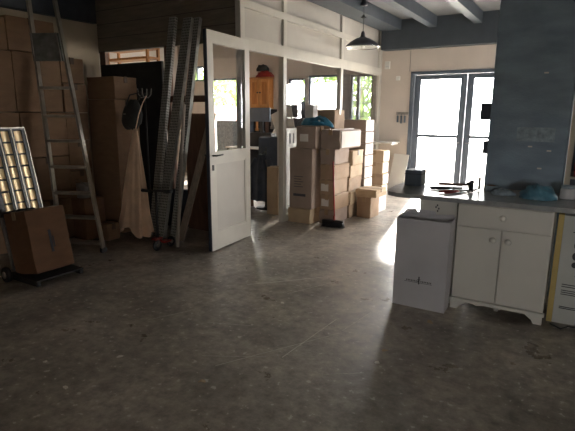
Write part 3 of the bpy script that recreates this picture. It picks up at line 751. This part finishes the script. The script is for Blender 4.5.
# printed box on the right under the worktop
t = thing('printed_carton', 'pale printed carton with blue swoosh and yellow edge right of the cabinet', 'box', (.14, 3.86, 0))
bxs('carton_body', 'poster', t, (-.185, .28, .0, .30, .002, .81), bev=.003)
bxs('yellow_edge', 'yellow', t, (-.222, -.185, -.002, .30, .002, .812))
bm = bmesh.new()
def arc(bm, cx, cz, r0, r1, a0, a1, n=16, y=-.002):
    A = []; B = []
    for i in range(n + 1):
        a = a0 + (a1 - a0) * i / n
        A.append((cx + r0 * math.cos(a), cz + r0 * math.sin(a))); B.append((cx + r1 * math.cos(a), cz + r1 * math.sin(a)))
    prism(bm, A + B[::-1], y, y + .002)
arc(bm, -.02, .46, .185, .225, PI * .62, PI * .22)
obj('blue_swoosh', bm, 'blueprint', t)
bm = bmesh.new()
arc(bm, -.055, .60, .0, .05, 0, 2 * PI, 18); arc(bm, -.075, .52, .0, .034, 0, 2 * PI, 14); arc(bm, -.03, .49, .0, .03, 0, 2 * PI, 14); arc(bm, -.085, .455, 0, .022, 0, 2 * PI, 14); arc(bm, -.06, .42, 0, .02, 0, 2 * PI, 14); arc(bm, -.065, .375, 0, .012, 0, 2 * PI, 10)
obj('dark_picture', bm, 'ink', t)
bm = bmesh.new()
for k, (z, a, b) in enumerate(((.30, -.15, .22), (.283, -.15, .20), (.255, -.15, .23), (.24, -.15, .12), (.225, -.15, .2), (.13, -.15, .18), (.118, -.15, .05), (.69, -.12, -.02))): box(bm, a, b, -.002, 0, z, z + .006)
obj('printed_text', bm, 'ink', t)

# cables under the cabinet
bm = bmesh.new(); tube(bm, [(-.05, 3.80, .008), (.02, 3.74, .008), (.06, 3.80, .012), (.12, 3.76, .03), (.16, 3.82, .01), (.25, 3.78, .008)], .006, 6)
tag(obj('loose_cable', bm, 'blackplastic'), 'loose dark cable on the floor before the printed carton', 'cable')
bm = bmesh.new(); tube(bm, [(-.66, 3.95, .006), (-.58, 3.88, .006), (-.50, 3.92, .006), (-.42, 3.88, .006), (-.36, 3.96, .006)], .006, 6)
tag(obj('power_lead', bm, 'label'), 'pale lead lying on the floor under the white cabinet', 'cord')

# things on the worktop
ZT = .887
o = one('grey_box', 'frame', 'small grey blue box on the left end of the worktop', 'box', (-1.31, -1.165, 4.16, 4.32, ZT, ZT + .135), bev=.006)
bm = bmesh.new(); box(bm, -1.312, -1.163, 4.158, 4.322, ZT + .10, ZT + .105); obj('lid_seam', bm, 'ink', o)
def pliers(loc, rz, label, hm, sc=1.0):
    t = thing('pliers', label, 'pliers', (loc[0], loc[1], ZT), rz, 'tools on the worktop')
    for s_ in (-1, 1):
        bm = bmesh.new(); tube(bm, [(0, 0, .012), (-.04 * sc, s_ * .02, .012), (-.10 * sc, s_ * .032, .012), (-.15 * sc, s_ * .03, .012)], [.007, .009, .009, .008], 8); obj('handle', bm, hm, t)
        bm = bmesh.new(); beam3(bm, (-.005, s_ * .004, .012), (.055 * sc, s_ * .006, .012), (0, 1, 0), .011, .014); obj('jaw', bm, 'aludull', t)
    bm = bmesh.new(); lathe(bm, [(0, 0.002), (.013, .002), (.013, .022), (0, .022)], n=14); obj('pivot', bm, 'aludull', t)
pliers((-.88, 4.14, 0), .5, 'dark handled pliers lying left among the worktop tools', 'blackplastic', 1.3)
pliers((-.80, 4.02, 0), 1.0, 'red handled pliers lying at the front of the worktop tools', 'red', 1.3)
t = thing('hammer', 'dark hammer lying behind the pliers on the worktop', 'hammer', (-.88, 4.30, ZT), .12, 'tools on the worktop')
bm = bmesh.new(); tube(bm, [(-.16, 0, .02), (.0, 0, .022), (.09, 0, .024)], [.014, .011, .010], 8); obj('handle', bm, 'woodbrown', t)
bm = bmesh.new(); bbox(bm, .085, .115, -.055, .05, .004, .038, bev=.006); obj('hammer_head', bm, 'aludull', t)
t = thing('clamp', 'black clamp lying nearest the column on the worktop', 'clamp', (-.715, 4.10, ZT), 1.4, 'tools on the worktop')
bm = bmesh.new(); bbox(bm, -.12, .14, -.01, .01, .005, .017, bev=.003); bbox(bm, .12, .14, -.01, .01, .017, .11, bev=.003); obj('bar', bm, 'aludull', t)
bm = bmesh.new(); bbox(bm, -.06, -.03, -.016, .016, .002, .10, bev=.006); obj('sliding_jaw', bm, 'blackplastic', t)
bm = bmesh.new(); tube(bm, [(-.02, 0, .08), (-.09, 0, .08), (-.13, 0, .08)], [.007, .014, .014], 10); obj('screw_handle', bm, 'blackplastic', t)
def lump(name, m, label, cat, loc, r, seed, group=None):
    R = random.Random(seed); ph = [R.uniform(0, 6) for _ in range(4)]
    bm = bmesh.new(); bmesh.ops.create_uvsphere(bm, u_segments=32, v_segments=18, radius=1)
    for v in bm.verts:
        x, y, z = v.co; s_ = 1 + .10 * math.sin(6 * x + ph[0]) * math.sin(5 * y + ph[1]) + .07 * math.sin(11 * x + 7 * z + ph[2]) + .05 * math.sin(15 * y + ph[3])
        v.co = Vector((x * r[0] * s_, y * r[1] * s_, max(0, z) * r[2] * s_ + .001))
    for f in bm.faces: f.smooth = True
    return tag(obj(name, bm, m, None, loc), label, cat, group)
lump('plastic_bag', 'bluebag', 'crumpled blue plastic bag on the worktop before the column', 'bag', (-.24, 4.02, ZT), (.12, .10, .10), 3)
lump('rag', 'patch', 'crumpled grey rag on the worktop left of the blue bag', 'rag', (-.49, 4.08, ZT), (.085, .07, .045), 4)
t = thing('tape_roll', 'flat grey tape roll near the column foot on the worktop', 'tape', (-.60, 4.22, ZT))
bm = bmesh.new(); lathe(bm, [(.035, .002), (.055, .002), (.055, .046), (.035, .046), (.035, .002)], n=28); obj('tape_ring', bm, 'patch', t)
bm = bmesh.new(); lathe(bm, [(.031, .001), (.0345, .001), (.0345, .048), (.031, .048), (.031, .001)], n=28); obj('core', bm, 'carton', t)
t = thing('grey_jar', 'small grey lidded jar on the worktop at the right of the blue bag', 'jar', (-.05, 4.14, ZT))
bm = bmesh.new(); lathe(bm, [(0, .001), (.05, .001), (.052, .006), (.052, .07), (.046, .08), (0, .08)], n=24); obj('jar_body', bm, 'cartongrey', t)
bm = bmesh.new(); lathe(bm, [(0, .0805), (.05, .0805), (.05, .098), (.046, .1), (0, .1)], n=24); obj('lid', bm, 'patch', t)

# shelf right of the column
t = thing('storage_shelf', 'beige storage shelf glimpsed right of the column', 'shelf', (.23, 4.46, 0))
for x in (-.30, .30):
    for y in (0, .36): bxs('upright', 'beigeshelf', t, (x - .018, x + .018, y, y + .036, 0, 2.3))
for z in (.10, .55, 1.0, 1.30, 1.62, 1.95): bxs('shelf_board', 'beigeshelf', t, (-.28, .28, .002, .39, z, z + .02))
bxs('back_panel', 'darkblue', t, (-.30, .30, .397, .403, .1, 2.28))
one('green_box', 'green', 'green box on the shelf right of the column', 'box', (-.03, .16, 4.48, 4.75, 1.323, 1.40))
one('red_box', 'red', 'red box on the shelf below the green box', 'box', (-.03, .10, 4.47, 4.70, 1.023, 1.07), bev=.003)
one('red_tin', 'red', 'small bright red tin on top of the red box', 'tin', (-.03, .02, 4.48, 4.60, 1.074, 1.16), bev=.008)
one('grey_folder_box', 'cartongrey', 'greyish box on the upper shelf right of the column', 'box', (-.03, .18, 4.48, 4.76, 1.645, 1.86))
one('dark_case', 'blackplastic', 'dark upright case on the shelf beside the red tin', 'case', (.03, .2, 4.62, 4.8, 1.073, 1.29))

# ------------------------------------------------------------------ inside the office
t = thing('wall_cabinet', 'orange wooden two-door cabinet hung on the office wall', 'cabinet', (-6.26, 9.25, 1.64))
bxs('carcass', 'wood', t, (-.26, .26, -.165, 0, 0, .62), bev=.004)
bxs('cornice', 'wood', t, (-.285, .285, -.205, 0, .622, .65), bev=.004); bxs('bottom_ledge', 'wood', t, (-.28, .28, -.20, 0, -.025, -.002), bev=.004)
for sx in (-1, 1):
    x0, x1 = (-.254, -.010) if sx < 0 else (.010, .254)
    dr = bxs('door', 'woodlight', t, (x0, x0 + .05, -.192, -.168, .012, .608), (x1 - .05, x1, -.192, -.168, .012, .608), (x0 + .05, x1 - .05, -.192, -.168, .012, .07), (x0 + .05, x1 - .05, -.192, -.168, .55, .608))
    bxs('door_panel', 'wood', dr, (x0 + .05, x1 - .05, -.180, -.170, .07, .55))
    bm = bmesh.new(); lathe(bm, [(0, 0), (.014, 0), (.018, .02), (.012, .03), (0, .032)], n=14); obj('knob', bm, 'blackplastic', dr, (sx * .035, -.192, .32), (PI / 2, 0, 0))
lump('red_holdall', 'red', 'red soft holdall lying on the orange wall cabinet', 'bag', (-6.16, 9.145, 2.293), (.22, .082, .14), 5)
h = lump('dark_hat', 'bag', 'round dark bundle on the red holdall above the wall cabinet', 'bundle', (-6.22, 9.14, 2.425), (.16, .085, .13), 8)
t = thing('desk', 'cluttered office desk below the orange wall cabinet', 'desk', (-6.0, 8.78, 0))
bxs('desk_top', 'white', t, (-.70, .75, -.4, .4, .76, .79), bev=.003)
for x in (-.66, .71):
    for y in (-.37, .33): bxs('leg', 'blackplastic', t, (x - .02, x + .02, y, y + .04, 0, .76))
bxs('drawer_unit', 'black', t, (-.55, -.2, -.3, .3, .3, .755), bev=.003)
t = thing('computer_monitor', 'dark grey monitor on the office desk', 'monitor', (-6.12, 8.9, .79))
bxs('screen', 'frame', t, (-.26, .26, -.02, .02, .54, .84), bev=.006); bxs('stand', 'blackplastic', t, (-.04, .04, .021, .05, .30, .7)); bxs('riser', 'black', t, (-.35, .35, -.10, .12, 0, .30), bev=.004)
lump('paper_heap', 'label', 'heap of white papers on the office desk', 'papers', (-5.75, 8.62, .792), (.14, .10, .06), 9)
t = thing('desk_lamp', 'small shiny lamp glinting on the office desk', 'lamp', (-5.62, 8.75, .79))
bm = bmesh.new(); lathe(bm, [(0, 0), (.06, 0), (.06, .015), (.01, .02), (.01, .3), (0, .3)], n=20); obj('stand', bm, 'chrome', t)
bm = bmesh.new(); lathe(bm, [(.03, .40), (.08, .30), (.075, .30), (.0, .38)], n=20); obj('lamp_shade', bm, 'white', t)
t = thing('office_chair', 'dark high-backed office chair before the desk', 'chair', (-4.62, 7.02, 0), .5)
bm = bmesh.new(); bbox(bm, -.24, .24, -.24, .24, .44, .52, bev=.03); obj('seat', bm, 'navy', t)
bm = bmesh.new(); bbox(bm, -.23, .23, .20, .28, .58, 1.10, bev=.035); obj('backrest', bm, 'navy', t)
bm = bmesh.new(); bbox(bm, -.04, .04, .22, .25, .48, .64, bev=.008); obj('back_bracket', bm, 'blackplastic', t)
bm = bmesh.new(); tube(bm, [(0, 0, .08), (0, 0, .44)], .025, 12); obj('gas_lift', bm, 'blackplastic', t)
for k in range(5):
    a = 2 * PI * k / 5; bm = bmesh.new(); tube(bm, [(0, 0, .10), (.27 * math.cos(a), .27 * math.sin(a), .065)], [.022, .014], 8); lg = obj('leg', bm, 'blackplastic', t)
    bm = bmesh.new(); lathe(bm, [(0, -.02), (.026, -.02), (.028, 0), (.026, .02), (0, .02)], n=14); obj('caster', bm, 'blackplastic', lg, (.27 * math.cos(a), .27 * math.sin(a), .029), (PI / 2, 0, a))
# coats on a rail stand, blue
t = thing('hanging_coat', 'dark blue coat hanging inside the office doorway', 'coat', (-4.27, 6.26, .10))
bm = bmesh.new(); n = 48; rows = []
for i in range(15):
    u = i / 14; z = .78 - .74 * u; w = .06 + .14 * min(1, u * 3) + .03 * u; dd = .05 + .03 * u
    rows.append([bm.verts.new((w * math.cos(2 * PI * k / n) * (1 + .06 * math.sin(6 * PI * k / n * 2 + u)), dd * math.sin(2 * PI * k / n) * (1 + .2 * math.sin(10 * PI * k / n * 2)), z)) for k in range(n)])
for r0, r1 in zip(rows, rows[1:]):
    for k in range(n):
        f = bm.faces.new((r0[k], r0[(k + 1) % n], r1[(k + 1) % n], r1[k])); f.smooth = True
bm.faces.new(rows[0])
obj('coat_body', bm, 'navy', t)
for sx in (-1, 1):
    bm = bmesh.new(); tube(bm, [(sx * .10, 0, .70), (sx * .20, -.02, .5), (sx * .22, -.03, .15)], [.05, .055, .05], 12); obj('sleeve', bm, 'navy', t)
t = thing('rail_stand', 'thin clothes stand carrying the blue coat in the office', 'clothes stand', (-4.27, 6.36, 0))
bm = bmesh.new(); tube(bm, [(0, 0, .02), (0, 0, .98)], .012, 10); tube(bm, [(0, 0, .92), (0, -.10, .89)], .009, 8); obj('pole', bm, 'blackplastic', t)
bm = bmesh.new(); lathe(bm, [(0, 0.001), (.16, .001), (.16, .015), (.02, .03), (0, .03)], n=28); obj('base', bm, 'blackplastic', t)
carton(-4.00, -3.80, 5.98, 6.22, 0, .72, 'cartonlight', 'tall narrow pale carton just inside the office doorway', 'cartons inside the office', name='tall_carton', tape='x')
carton(-4.70, -4.54, 6.20, 6.40, 0, .30, 'cartonred', 'small reddish carton on the office floor beside the coat', 'cartons inside the office', tape='x')
one('white_crate', 'white', 'low white box on the office floor behind the open door edge', 'box', (-5.75, -5.30, 7.5, 7.85, 0.001, .33), bev=.01)
bm = bmesh.new()
pl = [(-4.86, 1.48), (-4.45, 1.66), (-4.12, .2), (-4.36, .012)]
prism(bm, pl, 7.40, 7.425)
tag(obj('leaning_sheet', bm, 'white', None, (0, 0, 0)), 'slanting white sheet seen beyond the office chair', 'board')
t = thing('dark_cupboard', 'dark tall cupboard behind the slanting white sheet', 'cupboard', (-4.42, 7.62, 0))
bxs('carcass', 'black', t, (-.30, .30, -.17, .17, 0, 1.57), bev=.006)
bxs('door', 'black', t, (-.29, -.004, -.183, -.172, .04, 1.5)); bxs('door', 'black', t, (.004, .29, -.183, -.172, .04, 1.5))
one('dark_case', 'navy', 'dark blue case on top of the dark office cupboard', 'case', (-4.71, -4.36, 7.48, 7.76, 1.573, 1.73), bev=.015)
t = thing('radiator_cabinet', 'pale cabinet with two dark slots behind the partition glass', 'cabinet', (-4.03, 6.72, 0))
t2 = bxs('carcass', 'white', t, (-.08, .08, -.28, .28, 0, 1.28), bev=.006)
bxs('slot', 'ink', t, (.08, .083, -.17, -.13, 1.04, 1.2), (.08, .083, -.06, -.02, 1.04, 1.2))
one('grey_screen', 'patch', 'grey screen board below the office window seen through the door glass', 'board', (-7.50, -6.76, 9.05, 9.09, 0, 1.34), bev=.004)
t = thing('added_tool_board', 'tool board added to darken the office wall under the orange cabinet', 'tool board', (-6.3, 9.25, .86))
bxs('backing', 'black', t, (-.62, .40, -.02, 0, 0, .74), bev=.003)  # black backing added to darken the wall under the cabinet
for k, (x, m_, h_, w_) in enumerate(((-.5, 'woodbrown', .34, .03), (-.38, 'aludull', .28, .02), (-.26, 'navy', .40, .05), (-.12, 'wood', .30, .03), (.02, 'frame', .36, .04), (.16, 'woodbrown', .42, .045), (.29, 'aludull', .25, .025))):
    tl_ = bxs('hanging_peg', 'chrome', t, (x - .005, x + .005, -.06, -.02, .62, .63))
    tag(one('hand_tool', m_, ['brown handled tool first on the office tool board', 'thin metal tool second on the office tool board', 'navy handled tool third on the office tool board', 'orange wooden handled tool on the office tool board',
         'grey blue tool fifth on the office tool board', 'wide brown tool sixth on the office tool board', 'short metal tool last on the office tool board'][k], 'tool', (-6.3 + x - w_, -6.3 + x + w_, 9.19, 9.215, 1.475 - h_, 1.475), (-6.3 + x - w_ * 1.5, -6.3 + x + w_ * 1.5, 9.185, 9.22, 1.475 - h_ - .06, 1.475 - h_ + .0), bev=.004),
         ['brown handled tool first on the office tool board', 'thin metal tool second on the office tool board', 'navy handled tool third on the office tool board', 'orange wooden handled tool on the office tool board',
         'grey blue tool fifth on the office tool board', 'wide brown tool sixth on the office tool board', 'short metal tool last on the office tool board'][k], 'tool', 'tools on the office tool board')
t = thing('wood_rack', 'orange wooden rack seen through the gap above the black board', 'rack', (-6.9, 6.1, 0))
for x in (-.5, .5):
    for y in (-.12, .12): bxs('post', 'wood', t, (x - .02, x + .02, y - .02, y + .02, 0, 2.62))
for z in (.4, .95, 1.5, 2.05, 2.40, 2.56): bxs('shelf_board', 'wood', t, (-.52, .52, -.145, .145, z, z + .035))

# ------------------------------------------------------------------ outdoors
one('exterior_ground', 'outground', 'pale paved ground outside the glazed door', 'ground', (-40, 30, 9.46, 45, -.16, -.06), bev=.001, kind=S)
one('exterior_ground_front', 'outground', 'pale paved ground outside the added window behind the viewpoint', 'ground', (-30, 20, -30, -1.21, -.16, -.06), bev=.001, kind=S)
one('garden_wall', 'pink', 'low pinkish garden wall outside the barred office window', 'garden wall', (-12, -6.1, 13.0, 13.2, -.06, 1.75), bev=.01, kind=S)
t = thing('garden_fence', 'white picket fence outside the office window', 'fence', (-11.2, 12.4, -.06))
bm = bmesh.new()
for k in range(34): x = -1.7 + k * .1; box(bm, x, x + .035, 0, .03, .0, 1.35)
box(bm, -1.75, 1.75, .03, .06, 1.15, 1.22); box(bm, -1.75, 1.75, .03, .06, .2, .27)
obj('pickets', bm, 'white', t)
def tree(x, y, h, r, label, seed, n=1500):
    R = random.Random(seed)
    t = thing('garden_tree', label, 'tree', (x, y, -.06), 0, 'trees outside the windows')
    bm = bmesh.new(); tube(bm, [(0, 0, 0), (.05, .02, h * .35), (-.03, .05, h * .7)], [.12, .09, .05], 8); obj('trunk', bm, 'bark', t)
    bm = bmesh.new()
    for _ in range(n):
        while True:
            p = Vector((R.uniform(-1, 1), R.uniform(-1, 1), R.uniform(-1, 1)))
            if .25 < p.length < 1: break
        p = Vector((p.x * r, p.y * r, h * .55 + p.z * h * .48)) 
        u = Vector((R.gauss(0, 1), R.gauss(0, 1), R.gauss(0, 1))).normalized(); w = u.orthogonal().normalized(); s_ = R.uniform(.06, .13)
        vs = [bm.verts.new(p + u * s_), bm.verts.new(p + w * s_ * .5 + u * s_ * .2), bm.verts.new(p - u * s_), bm.verts.new(p - w * s_ * .5 + u * s_ * .1)]
        bm.faces.new(vs)
    obj('foliage', bm, 'leaf', t)
tree(-11.0, 14.4, 4.2, 1.75, 'leafy tree beyond the white picket fence', 1, 2600)
tree(-14.9, 15.4, 4.2, 1.6, 'second leafy tree beyond the fence, farther left', 2, 1500)
tree(-7.9, 15.2, 3.2, .95, 'small leafy tree beyond the pinkish garden wall', 3, 900)
tree(-5.55, 13.0, 4.4, 1.0, 'leafy shrub outside the office window nearest the corner', 4, 2000)

# litter
for i, (x, y, s_) in enumerate(((-1.70, 1.87, .016), (-2.305, 1.42, .014), (-2.327, 1.816, .012), (-.81, 3.37, .02), (-.925, 2.60, .014), (-2.66, 1.53, .012), (-.94, 2.77, .015), (-1.93, 3.1, .012))):
    R = random.Random(i + 50); bm = bmesh.new()
    k = 7; A = []; B = []
    for j in range(k):
        a = 2 * PI * j / k; r = s_ * R.uniform(.6, 1.3); z = R.uniform(.001, .007)
        A.append(bm.verts.new((r * math.cos(a) * 1.5, r * math.sin(a), z))); B.append(bm.verts.new((r * math.cos(a) * 1.5, r * math.sin(a), z + .002)))
    c0 = bm.verts.new((0, 0, .004)); c1 = bm.verts.new((0, 0, .008))
    for j in range(k):
        bm.faces.new((A[j], c0, A[(j + 1) % k])); bm.faces.new((B[j], B[(j + 1) % k], c1)); bm.faces.new((A[j], A[(j + 1) % k], B[(j + 1) % k], B[j]))
    o = tag(obj('paper_scrap', bm, 'label' if i % 3 else 'cartonlight', None, (x, y, .0), (0, 0, R.uniform(0, 3))), 'tiny pale scrap of litter lying on the bare concrete floor', 'litter', 'litter scraps on the floor')

# ------------------------------------------------------------------ light
w = bpy.data.worlds.new('World'); SC.world = w; w.use_nodes = True
bg = w.node_tree.nodes['Background']; bg.inputs['Color'].default_value = (1.0, .98, .95, 1); bg.inputs['Strength'].default_value = 32.0
sd = bpy.data.lights.new('sun', 'SUN'); sd.energy = 55; sd.angle = math.radians(5); sd.color = (1, .95, .86)
so = bpy.data.objects.new('sun', sd); COL.objects.link(so)
sun_dir = Vector((.235, -1.0, -.50)).normalized()      # travelling into the room through the glazed door
so.rotation_euler = sun_dir.to_track_quat('-Z', 'Y').to_euler()
def portal(name, loc, sx, sy, rot):
    l = bpy.data.lights.new(name, 'AREA'); l.shape = 'RECTANGLE'; l.size = sx; l.size_y = sy; l.cycles.is_portal = True
    o = bpy.data.objects.new(name, l); COL.objects.link(o); o.location = loc; o.rotation_euler = rot
portal('portal_door', (-1.87, 9.44, 1.14), 2.05, 2.28, (-PI / 2, 0, 0))
for i, h in enumerate(WIN): portal('portal_window', ((h[0] + h[1]) / 2, 9.44, (h[2] + h[3]) / 2), h[1] - h[0], h[3] - h[2], (-PI / 2, 0, 0))
h = FILLWIN; portal('portal_back', ((h[0] + h[1]) / 2, -1.19, (h[2] + h[3]) / 2), h[1] - h[0], h[3] - h[2], (PI / 2, 0, 0))

h = RIGHTWIN; portal('portal_right', (2.39, (h[0] + h[1]) / 2, (h[2] + h[3]) / 2), h[3] - h[2], h[1] - h[0], (0, PI / 2, 0))

# ------------------------------------------------------------------ camera
yaw, pit, rol = 0.545647487, 0.208843472, -0.00594302932
f = Vector((-math.sin(yaw) * math.cos(pit), math.cos(yaw) * math.cos(pit), -math.sin(pit)))
rt = Vector((math.cos(yaw), math.sin(yaw), 0)); dn = f.cross(rt)
r2 = rt * math.cos(rol) + dn * math.sin(rol); d2 = -rt * math.sin(rol) + dn * math.cos(rol)
cd = bpy.data.cameras.new('camera'); cd.sensor_width = 36; cd.lens = 479.27465 / 575 * 36; cd.clip_start = .05
co = bpy.data.objects.new('camera', cd); COL.objects.link(co)
mt = Matrix((r2, -d2, -f)).transposed().to_4x4(); mt.translation = (0, 0, 1.5)
co.matrix_world = mt
SC.camera = co
vs = SC.view_settings
vs.view_transform = 'Standard'; vs.look = 'None'; vs.gamma = 1; vs.use_curve_mapping = False
vs.exposure = 0.25
SC.cycles.max_bounces = 10; SC.cycles.diffuse_bounces = 5; SC.cycles.glossy_bounces = 4; SC.cycles.transparent_max_bounces = 16
SC.cycles.use_denoising = True; SC.cycles.sample_clamp_indirect = 8
